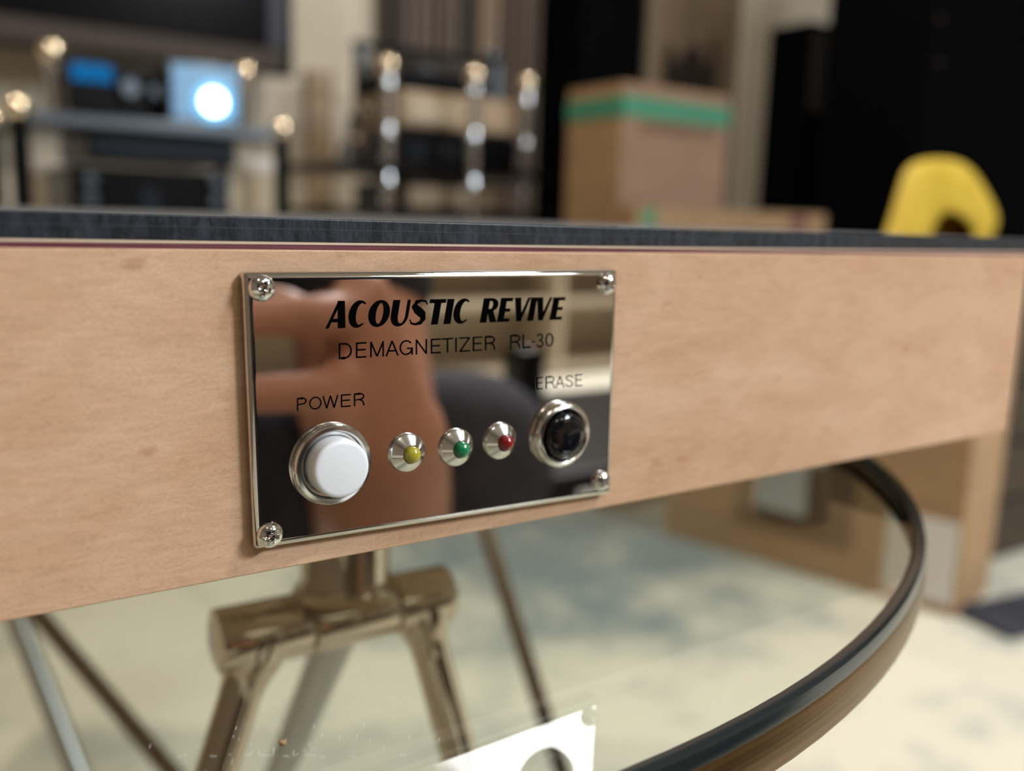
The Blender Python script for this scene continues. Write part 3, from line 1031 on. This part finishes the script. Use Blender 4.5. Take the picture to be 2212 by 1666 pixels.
# slim arch frame behind the turntable: uprights and a bar
FY = KY + .32
fa, fb = at_y(778, 104, FY), at_y(1072, 136, FY)
fz = (fa[2] + fb[2]) / 2
fr = thing('equipment_frame', 'grey metal frame with dark crossbar standing behind the turntable', 'frame', ((fa[0] + fb[0]) / 2, FY, shz[0]))
MB().tube([(fa[0], FY, shz[0]), (fa[0], FY, fz)], .017, 18).build('upright', M['alu'], fr)
MB().tube([(fb[0] - .03, FY, shz[0]), (fb[0] - .03, FY, fz - .22), (fb[0] - .01, FY, fz - .15), (fb[0], FY, fz - .08), (fb[0], FY, fz)], .021, 18).build('upright', M['alu'], fr)
MB().box((fa[0] - .02, FY - .012, fz - .006), (fb[0] + .02, FY + .012, fz + .012)).build('crossbar', M['black'], fr, bevel=.003)
MB().sphere((fb[0] - .015, FY, fz + .022), .022, 20).build('knob', M['alu'], fr)
# small loose parts left of the rack: a cable drum with bright hub
for i, (px, py, Y, lab) in enumerate(((795, 245, KY + .02, 'dark round clamp knob on the left upright beside the tan component'), (775, 310, KY + .0, 'dark round clamp knob low on the left end of the chrome-posted rack'))):
    p = at_y(px, py, Y)
    t = thing('clamp', lab, 'clamp', (p[0], Y, p[2]))
    MB().lathe([(0, -.02), (.016, -.02), (.02, -.012), (.02, .012), (.012, .02), (0, .02)], p, AX, n=24).build('knob', M['stool_dark'], t)
    MB().tube([p + np.array([0, .0, 0]), p + np.array([0, .09, -.0])], .007, 12).build('arm', M['alu'], t)
    MB().tube([p + np.array([0, .09, .0]), (p[0], Y + .09, shz[0])], .007, 12).build('stem', M['alu'], t)
# lower shelf component
p0, p1 = at_y(880, 395, KY + .03), at_y(1100, 395, KY + .03)
t4 = thing('lower_component', 'brown wood-fronted component between the two lower black shelves of chrome-posted rack', 'audio device', ((p0[0] + p1[0]) / 2, KY + .16, shz[1]))
MB().box((p0[0], KY + .04, shz[1]), (p1[0], KY + .32, shz[0] - .035)).build('case', M['black'], t4, bevel=.003)
MB().box((p0[0] + .004, KY + .03, shz[1] + .004), (p1[0] - .004, KY + .042, shz[0] - .045)).build('front_panel', M['tan_wood'], t4, bevel=.002)

# ------------------------------------------------------------------ panels along the back wall


def slat_panel(label, px0, px1, Y, n, m_list, z0, z1, gap):
    a_, b_ = at_y(px0, 200, Y)[0], at_y(px1, 200, Y)[0]
    t_ = thing('slat_panel', label, 'acoustic panel', ((a_ + b_) / 2, Y + .03, z0))
    MB().box((a_, Y + .03, z0), (b_, RY1, z1)).build('backing', M['dark_slat'], t_)
    wd = (b_ - a_) / n
    for k in range(n):
        dd = random.choice([0, .006, .014, .02])
        MB().box((a_ + k * wd + gap / 2, Y + dd, z0 + .01), (a_ + (k + 1) * wd - gap / 2, Y + .031, z1 - .01)).build('slat', random.choice(m_list), t_)
    return t_


slat_panel('dark brown acoustic panel of narrow upright slats behind the chrome-posted rack', 845, 1165, 2.34, 26, [M['brown_slat'], M['brown_slat'], M['brown_slat'], M['taupe_slat'], M['dark_slat']], .02, 2.3, .006)
slat_panel('taupe acoustic panel of upright slats above the green-taped carton', 1392, 1592, 2.34, 9, [M['taupe_slat']], .02, 2.3, .003)
# dark grille strips on the taupe panel's lower part
a, b = at_y(1440, 90, 2.33), at_y(1530, 190, 2.33)
sl = MB()
t = thing('dark_diffuser', 'row of thin dark rods standing in front of the taupe slat panel', 'acoustic panel', ((a[0] + b[0]) / 2, 2.31, .0))
for k in range(7):
    x = a[0] + (b[0] - a[0]) * k / 6
    MB().box((x - .006, 2.30, .03), (x + .006, 2.325, a[2] + random.uniform(-.06, .04))).build('rod', M['dark_slat'], t)
MB().box((a[0] - .03, 2.28, 0), (b[0] + .03, 2.335, .03)).build('base', M['dark_slat'], t)

# tall black loudspeaker between the two slatted panels


def speaker(name, label, x0, x1, Y, dep, h, drivers, grille=None, group=None):
    t_ = thing(name, label, 'loudspeaker', ((x0 + x1) / 2, Y + dep / 2, 0))
    MB().box((x0, Y, .02), (x1, Y + dep, h)).build('cabinet', M['black_matte'], t_, bevel=.006)
    MB().box((x0 - .01, Y - .01, 0), (x1 + .01, Y + dep + .01, .02)).build('plinth', M['black'], t_, bevel=.003)
    xm = (x0 + x1) / 2
    for z_, r in drivers:
        d_ = MB().lathe([(r * 1.12, 0), (r * 1.12, .004), (r, .006), (r * .95, .003)], (xm, Y, z_), AX, n=40).build('driver', M['black'], t_)
        MB().lathe([(r * .95, .003), (r * .35, .0012), (r * .34, .003), (r * .2, .008), (0, .010)], (xm, Y, z_), AX, n=40).build('cone', M['black_matte'], d_)
    if grille:
        MB().box((x0 + .015, Y - .014, grille[0]), (x1 - .015, Y + .001, grille[1])).build('grille', M['grille'], t_, bevel=.004)
    return t_


a, b = at_y(1164, 200, 2.32), at_y(1388, 200, 2.12)
speaker('loudspeaker', 'tall plain black loudspeaker standing between the two slatted panels', a[0], b[0], 2.12, .2, 1.75, ((.5, .1), (.85, .1), (1.5, .06)))
a, b = at_y(1652, 200, 2.20), at_y(1835, 200, 2.02)
zt = at_y(1700, 32, 2.02)[2]
speaker('loudspeaker', 'black loudspeaker with charcoal cloth grille right of the pale pilaster', a[0], b[0], 2.02, .18, zt, ((.3, .12),), (at_y(1700, 235, 2.02)[2], zt - .03))
a, b = at_y(1812, 200, 1.98), at_y(2025, 200, 1.66)
t = speaker('loudspeaker', 'black loudspeaker with bright screw heads behind the yellow fabric arch', a[0], b[0], 1.66, .32, 1.62, ((.48, .12), (.2, .10)))
for px, py in ((1832, 140), (1815, 332), (1845, 215)):
    p = at_y(px, py, 1.66)
    MB().sphere((p[0] + .02, 1.66, p[2]), .007, 12).build('screw_head', M['steel'], t)
a, b = at_y(2000, 200, 1.30), at_y(2270, 200, 1.30)
t = speaker('loudspeaker', 'large black loudspeaker at the far right edge of the picture', a[0], b[0], 1.30, .32, 1.6, ((.42, .11), (.18, .09)))
for px, py in ((2030, 42), (2028, 135)):
    p = at_y(px, py, 1.30)
    MB().sphere((p[0], 1.30, p[2]), .006, 12).build('screw_head', M['stool_dark'], t)


# ------------------------------------------------------------------ cartons
def carton(name, label, origin, ang, size, m, tape=None, mfront=None):
    """closed cardboard carton: walls, two top flaps with a seam, tape band"""
    L_, D_, H_ = size
    t_ = thing(name, label, 'cardboard box', origin)
    c_, s_ = math.cos(ang), math.sin(ang)
    MB().rbox(origin, ang, (0, 0, 0), (L_, D_, H_ - .004)).build('body', m, t_, bevel=.003)
    MB().rbox(origin, ang, (0, 0, H_ - .004), (L_, D_ / 2 - .0015, H_)).build('flap', m, t_)
    MB().rbox(origin, ang, (0, D_ / 2 + .0015, H_ - .004), (L_, D_, H_)).build('flap', m, t_)
    if mfront:
        MB().rbox(origin, ang, (.002, -.0012, .002), (L_ - .002, .001, H_ - .004)).build('front_face', mfront, t_)
    if tape:
        z0_, z1_ = tape
        MB().rbox(origin, ang, (-.0018, -.0026, z0_), (L_ + .0018, D_ + .0018, z1_)).build('tape_band', M['green_tape'], t_)
    return t_


Y = 1.40
fl, frr = at_y(1348, 185, Y), at_y(1578, 200, Y)
H = (fl[2] + frr[2]) / 2
z1, z0 = at_y(1400, 212, Y)[2], at_y(1400, 256, Y)[2]
t = carton('carton', 'tall cardboard carton with green tape band round its top', (fl[0], Y, 0), 0, (frr[0] - fl[0], .19, H), M['kraft'], (z0, z1), M['kraft_pink'])
a, b = at_y(1385, 262, Y), at_y(1545, 300, Y)
MB().box((a[0], Y - .0016, b[2]), (b[0], Y - .001, a[2])).build('printed_panel', M['kraft_dark'], t)
Y = 1.24
fa, fb = at_y(1375, 445, Y), at_y(1785, 470, Y)
zh = (fa[2] + fb[2]) / 2 + .004
zl = zh - .045
c = carton('carton', 'flat tan carton lying on a larger box in front of the green-taped carton', (fa[0], Y, zl), 0, (fb[0] - fa[0], .10, zh - zl), M['kraft'])
p = at_y(1715, 462, Y)
MB().box((p[0] - .01, Y - .0008, zl + .012), (p[0] + .045, Y + .001, zh - .008)).build('printed_mark', M['maroon'], c)
p = at_y(1400, 455, Y)
MB().box((p[0] - .015, Y - .0008, zl + .008), (p[0] + .02, Y + .001, zh - .006)).build('green_mark', M['green_tape'], c)
t = carton('carton', 'large cardboard box on the floor that carries the flat tan carton', (fa[0] - .03, Y + .01, 0), 0, (fb[0] - fa[0] + .03, .12, zl), M['kraft_dark'])
# long box on the carpet at the right, white labels on its side
c0 = at_z(2060, 1338, 0)
c1 = at_z(1406, 1142, 0)
dd = c1 - c0
ang = math.atan2(dd[1], dd[0]) - PI / 2
t = carton('carton', 'long upright cardboard box with white labels standing on the carpet at right', (c0[0], c0[1], 0), ang, (.155, .535, .53), M['kraft'])
MB().rbox((c0[0], c0[1], 0), ang, (-.0012, .006, .018), (.001, .115, .150)).build('label_sheet', M['paper'], t)
MB().rbox((c0[0], c0[1], 0), ang, (-.0012, .255, .10), (.001, .35, .225)).build('label_sheet', M['paper'], t)
MB().rbox((c0[0], c0[1], 0), ang, (-.0008, .17, .06), (.001, .385, .36)).build('printed_panel', M['kraft_dark'], t)
# dark crate right of it; the yellow piece stands on top
k0 = (c0[0] + .185, c0[1] + .10)
t = thing('crate', 'dark brown crate on the carpet between the long box and right edge', 'crate', (k0[0], k0[1], 0))
crm = noise_mat('crate_board', (0.028, 0.018, 0.009), (0.05, 0.031, 0.015), (3, 3, 60), 4, 0.7)
for k in range(5):
    MB().box((k0[0], k0[1], .01 + k * .108), (k0[0] + .60, k0[1] + .36, .112 + k * .108)).build('board', crm, t, bevel=.003)
CZ = .01 + 4 * .108 + .102
CT = t
# blue mat on carpet
p = at_z(2190, 1375, 0)
MBm = MB().rbox((p[0], p[1], 0), -.2, (-.02, -.01, 0), (.22, .10, .012))
tag(MBm.build('folded_cloth', M['trousers'], bevel=.004), 'dark blue folded cloth on the carpet at right below the crate', 'cloth')

# yellow fabric arch ------------------------------------------------------------
YY = k0[1] + .15
pl_, pr_, ptop = at_y(1893, 520, YY), at_y(2150, 500, YY), at_y(2022, 346, YY)
out_px = [(1896, 545), (1912, 505), (1930, 452), (1946, 390), (1962, 352), (2022, 341), (2084, 349), (2116, 388), (2140, 432), (2158, 470), (2148, 505), (2124, 535)]
in_px = [(1995, 545), (2005, 520), (2016, 495), (2022, 478), (2030, 466), (2042, 460), (2055, 459), (2072, 466), (2088, 478), (2100, 492), (2104, 512), (2098, 535)]
ym = MB()
vd = np.array([ray(2030, 430)[0], ray(2030, 430)[1], 0.0])
vd /= np.linalg.norm(vd)          # the tunnel of the arch runs away from the device
no = len(out_px)
dep = .13
V = []
for yy, sc_ in ((0, 1.0), (.02, 1.03), (dep * .6, 1.03), (dep, .96)):
    cxx = at_y(2030, 470, YY)
    for ring in (out_px, in_px):
        for q in ring:
            P = at_y(q[0], q[1], YY)
            P = cxx + (P - cxx) * (sc_ if ring is out_px else 2 - sc_)
            V.append((P[0] + vd[0] * yy + random.uniform(-.0008, .0008), YY + vd[1] * yy, max(P[2], CZ)))
F = []
for k in range(no - 1):
    F.append((k, k + 1, no + k + 1, no + k))
    b_ = 3 * 2 * no
    F.append((b_ + k, b_ + no + k, b_ + no + k + 1, b_ + k + 1))
for s_ in range(3):
    o0, o1 = s_ * 2 * no, (s_ + 1) * 2 * no
    for k in range(no - 1):
        F.append((o0 + k, o1 + k, o1 + k + 1, o0 + k + 1))
        F.append((o0 + no + k, o0 + no + k + 1, o1 + no + k + 1, o1 + no + k))
    F.append((o0, o0 + no, o1 + no, o1))
    F.append((o0 + no - 1, o1 + no - 1, o1 + 2 * no - 1, o0 + 2 * no - 1))
F.append(tuple(3 * 2 * no + no + k for k in range(no)))
ym.add(V, F)
yo = ym.build('fabric_arch', M['yellow_fabric'])
sd = yo.modifiers.new('soft', 'SUBSURF')
sd.levels = sd.render_levels = 2
tag(yo, 'bright yellow arched fabric piece with an opening, standing right behind the device', 'fabric')

# ------------------------------------------------------------------ things behind the camera (seen in the mirror plate)
sx0, sx1, sy = .75, 2.75, -2.65
t = thing('bookcase', 'wide cream bookcase seen mirrored in the control plate', 'bookcase', ((sx0 + sx1) / 2, sy, 0))
for x in (sx0, (sx0 * 2 + sx1) / 3, (sx0 + 2 * sx1) / 3, sx1 - .03):
    MB().box((x, sy - .3, 0), (x + .03, sy, 1.30)).build('side_panel', M['shelf_cream'], t)
for k in range(6):
    MB().box((sx0 + .03, sy - .3, .02 + k * .25), (sx1 - .03, sy - .004, .045 + k * .25)).build('shelf', M['shelf_cream'], t)
MB().box((sx0, sy - .34, 0), (sx1, sy - .3, 1.30)).build('back_board', M['shelf_cream'], t)


t = thing('added_dark_case', 'added black case darkening the mirrored floor low in the control plate right of the photographer', 'case', (.72, -.90, 0))
MB().box((.44, -1.10, .012), (1.40, -.66, .25)).build('body', M['black'], t, bevel=.01)  # unseen block added to darken the plate's lower right reflection
MB().box((.44, -1.10, .253), (1.40, -.66, .30)).build('lid', M['black'], t, bevel=.01)
for x in (.62, 1.2):
    MB().box((x - .02, -.662, .22), (x + .02, -.652, .28)).build('latch', M['steel'], t, bevel=.002)
for x in (.48, 1.36):
    for y in (-1.06, -.70):
        MB().lathe([(0, 0), (.015, 0), (.015, .012), (0, .012)], (x, y, 0), n=12).build('foot', M['rubber'], t)
MB().box((.588, -.80, .30), (.626, -.76, .43)).build('small_speaker', M['black_gloss'], None, bevel=.003)
tag(bpy.data.objects['small_speaker'], 'small black upright box seen mirrored left of the erase lettering', 'box')

# ------------------------------------------------------------------ photographer
def blob(name, mb, m, parent, voxel, smooth=4):
    """fuse overlapping tapered limbs into one continuous skin"""
    o_ = mb.build('tmp_form', m, parent)
    r_ = o_.modifiers.new('fuse', 'REMESH')
    r_.mode = 'VOXEL'
    r_.voxel_size = voxel
    r_.use_smooth_shade = True
    s_ = o_.modifiers.new('soft', 'SMOOTH')
    s_.factor = .5
    s_.iterations = smooth
    dg = bpy.context.evaluated_depsgraph_get()
    me = bpy.data.meshes.new_from_object(o_.evaluated_get(dg))
    me.name = name
    n_ = bpy.data.objects.new(name, me)
    C.objects.link(n_)
    if parent:
        n_.parent = parent
        base[n_.name] = base[parent.name]
    old = o_.data
    bpy.data.objects.remove(o_)
    bpy.data.meshes.remove(old)
    return n_


def limb(mb, pts, rads, n=16):
    """rounded tapering chain"""
    for i in range(len(pts) - 1):
        mb.tube([pts[i], pts[i + 1]], [rads[i], rads[i + 1]], n)
    for p_, r_ in zip(pts, rads):
        mb.sphere(p_, r_, n)


pelvis, chest, neck = (.10, -.84, .32), (.10, -.70, .66), (.06, -.66, .87)
shR, shL = (.29, -.66, .79), (-.10, -.66, .79)
elR, wrR = (.222, -.395, .370), (.135, -.222, .462)
elL, wrL = (-.22, -.42, .50), (-.13, -.24, .52)
kneeR, ankR = (.372, -.53, .375), (.33, -.72, .10)
kneeL, ankL = (-.12, -.50, .44), (-.08, -.68, .10)
ps = thing('person', 'crouching photographer in dark slate clothes, mirrored in the control plate', 'person', (.1, -.75, 0))
bd = MB()
limb(bd, [pelvis, (.10, -.78, .48), chest, (.08, -.67, .80)], [.145, .135, .15, .09])
limb(bd, [shL, (.095, -.68, .78), shR], [.062, .10, .062])
limb(bd, [(.08, -.67, .80), neck, (.055, -.63, .93)], [.062, .056, .055])
limb(bd, [shR, elR, wrR], [.055, .046, .031])
limb(bd, [shL, elL, wrL], [.055, .043, .027])
limb(bd, [(.19, -.82, .30), kneeR, ankR, (.345, -.60, .035)], [.092, .062, .040, .035])
limb(bd, [(.01, -.82, .30), kneeL, ankL, (-.09, -.56, .035)], [.092, .062, .040, .035])
# head
hc = Vector((.05, -.60, .985))
bd.sphere(hc, .1, 24, (.78, .95, 1.18))
bd.sphere(hc + Vector((0, .055, -.065)), .05, 16, (.95, .8, .8))
bd.tube([hc + Vector((0, .090, .012)), hc + Vector((0, .112, -.028))], [.009, .016], 10)
for s_ in (-1, 1):
    bd.sphere(hc + Vector((s_ * .079, -.005, -.01)), .03, 12, (.35, .7, 1.1))
bd.sphere(hc + Vector((0, .094, -.062)), .02, 12, (1.1, .5, .35))
limb(bd, [wrR, (.128, -.209, .487), (.122, -.205, .510), (.117, -.203, .534), (.115, -.203, .550)], [.031, .029, .022, .0170, .0130])
for z_, kn, j1, j2, tip in ((.543, (.112, -.199, .545), (.090, -.190, .5445), (.064, -.197, .5435), (.044, -.209, .5425)),
                            (.515, (.112, -.199, .518), (.089, -.188, .5155), (.060, -.195, .5145), (.040, -.209, .513)),
                            (.501, (.113, -.201, .505), (.098, -.192, .503), (.094, -.204, .502), (.102, -.214, .502)),
                            (.487, (.115, -.203, .490), (.104, -.196, .488), (.101, -.205, .488), (.107, -.213, .488))):
    limb(bd, [kn, j1, j2, tip], [.0096, .0088, .0078, .0068], 12)
limb(bd, [(.126, -.214, .510), (.112, -.232, .532), (.094, -.244, .5430), (.078, -.250, .5450)], [.016, .012, .0100, .0085], 12)
# left hand under the phone's other end
limb(bd, [wrL, (-.115, -.215, .530), (-.105, -.200, .545)], [.026, .026, .021])
for k, z_ in enumerate((.566, .550, .534, .520)):
    kn = (-.108, -.196, z_ - .004)
    limb(bd, [kn, (-.098, -.176, z_), (-.088, -.168, z_), (-.080, -.166, z_)], [.0096, .0084, .0074, .0064], 12)
limb(bd, [(-.115, -.215, .530), (-.100, -.226, .548), (-.085, -.222, .562)], [.014, .012, .009], 12)
body = blob('body', bd, M['skin'], ps, .0042, 3)
sh = MB()
limb(sh, [(.10, -.83, .36), (.10, -.78, .48), chest, (.08, -.67, .80)], [.158, .150, .165, .095])
limb(sh, [shL, (.095, -.68, .78), shR], [.075, .112, .075])
limb(sh, [shR, tuple(Vector(shR).lerp(Vector(elR), .6))], [.072, .062])
limb(sh, [shL, tuple(Vector(shL).lerp(Vector(elL), .6))], [.072, .062])
blob('shirt', sh, M['shirt'], ps, .009)
tr = MB()
limb(tr, [pelvis, (.10, -.80, .40)], [.165, .150])
limb(tr, [(.19, -.82, .30), kneeR, ankR], [.110, .080, .058])
limb(tr, [(.01, -.82, .30), kneeL, ankL], [.110, .080, .058])
blob('trousers', tr, M['trousers'], ps, .009)
for p_, q_ in (((.330, -.735, .045), (.350, -.56, .035)), ((-.08, -.695, .045), (-.095, -.52, .035))):
    s_ = MB()
    limb(s_, [p_, tuple(Vector(p_).lerp(Vector(q_), .6)), q_], [.045, .043, .034])
    blob('shoe', s_, M['shoe'], ps, .006)
hr = MB()
hr.sphere(hc + Vector((0, -.018, .03)), .104, 24, (.82, .92, 1.06))
hr.sphere(hc + Vector((0, -.045, -.01)), .085, 20, (.85, .8, 1.0))
blob('hair', hr, M['hair'], ps, .008)
for s_ in (-1, 1):
    e_ = MB().sphere(hc + Vector((s_ * .032, .0765, .010)), .0118, 16, (1.15, 1, .62)).build('eye', M['eye'], ps)
    MB().sphere(hc + Vector((s_ * .032, .0845, .008)), .0055, 12, (1, .8, .95)).build('iris', M['hair'], e_)
    MB().tube([hc + Vector((s_ * .016, .090, .026)), hc + Vector((s_ * .034, .088, .031)), hc + Vector((s_ * .052, .074, .026))], [.003, .004, .002], 8).build('eyebrow', M['hair'], ps)
MB().sphere(hc + Vector((0, .1005, -.063)), .016, 14, (1.2, .35, .3)).build('mouth', M['lip'], ps)

# phone: the lens end sits just behind the taking camera
ph_o = Vector(CAM) - Vector(FWD) * .004
Rv, Uv, Fv = Vector(RIGHT), -Vector(DOWN), Vector(FWD)


def ph(r_, u_, f_):
    return ph_o + Rv * r_ + Uv * u_ + Fv * f_


def ph_box(r0, r1, u0, u1, f0, f1):
    return MB().add([ph(r_, u_, f_) for f_ in (f0, f1) for r_, u_ in ((r0, u0), (r1, u0), (r1, u1), (r0, u1))],
                    [(0, 3, 2, 1), (4, 5, 6, 7), (0, 1, 5, 4), (1, 2, 6, 5), (2, 3, 7, 6), (3, 0, 4, 7)])


pt = thing('phone', 'dark smartphone held up by the photographer, mirrored in the control plate', 'phone', tuple(ph_o))
ph_box(-.022, .148, -.058, .018, -.009, 0).build('case', M['phone'], pt, bevel=.003)
ph_box(-.019, .145, -.055, .015, -.0096, -.0088).build('screen', M['black_gloss'], pt)
ph_box(-.008, .006, -.05, .012, 0, .0018).build('camera_bar', M['black_gloss'], pt, bevel=.0008)
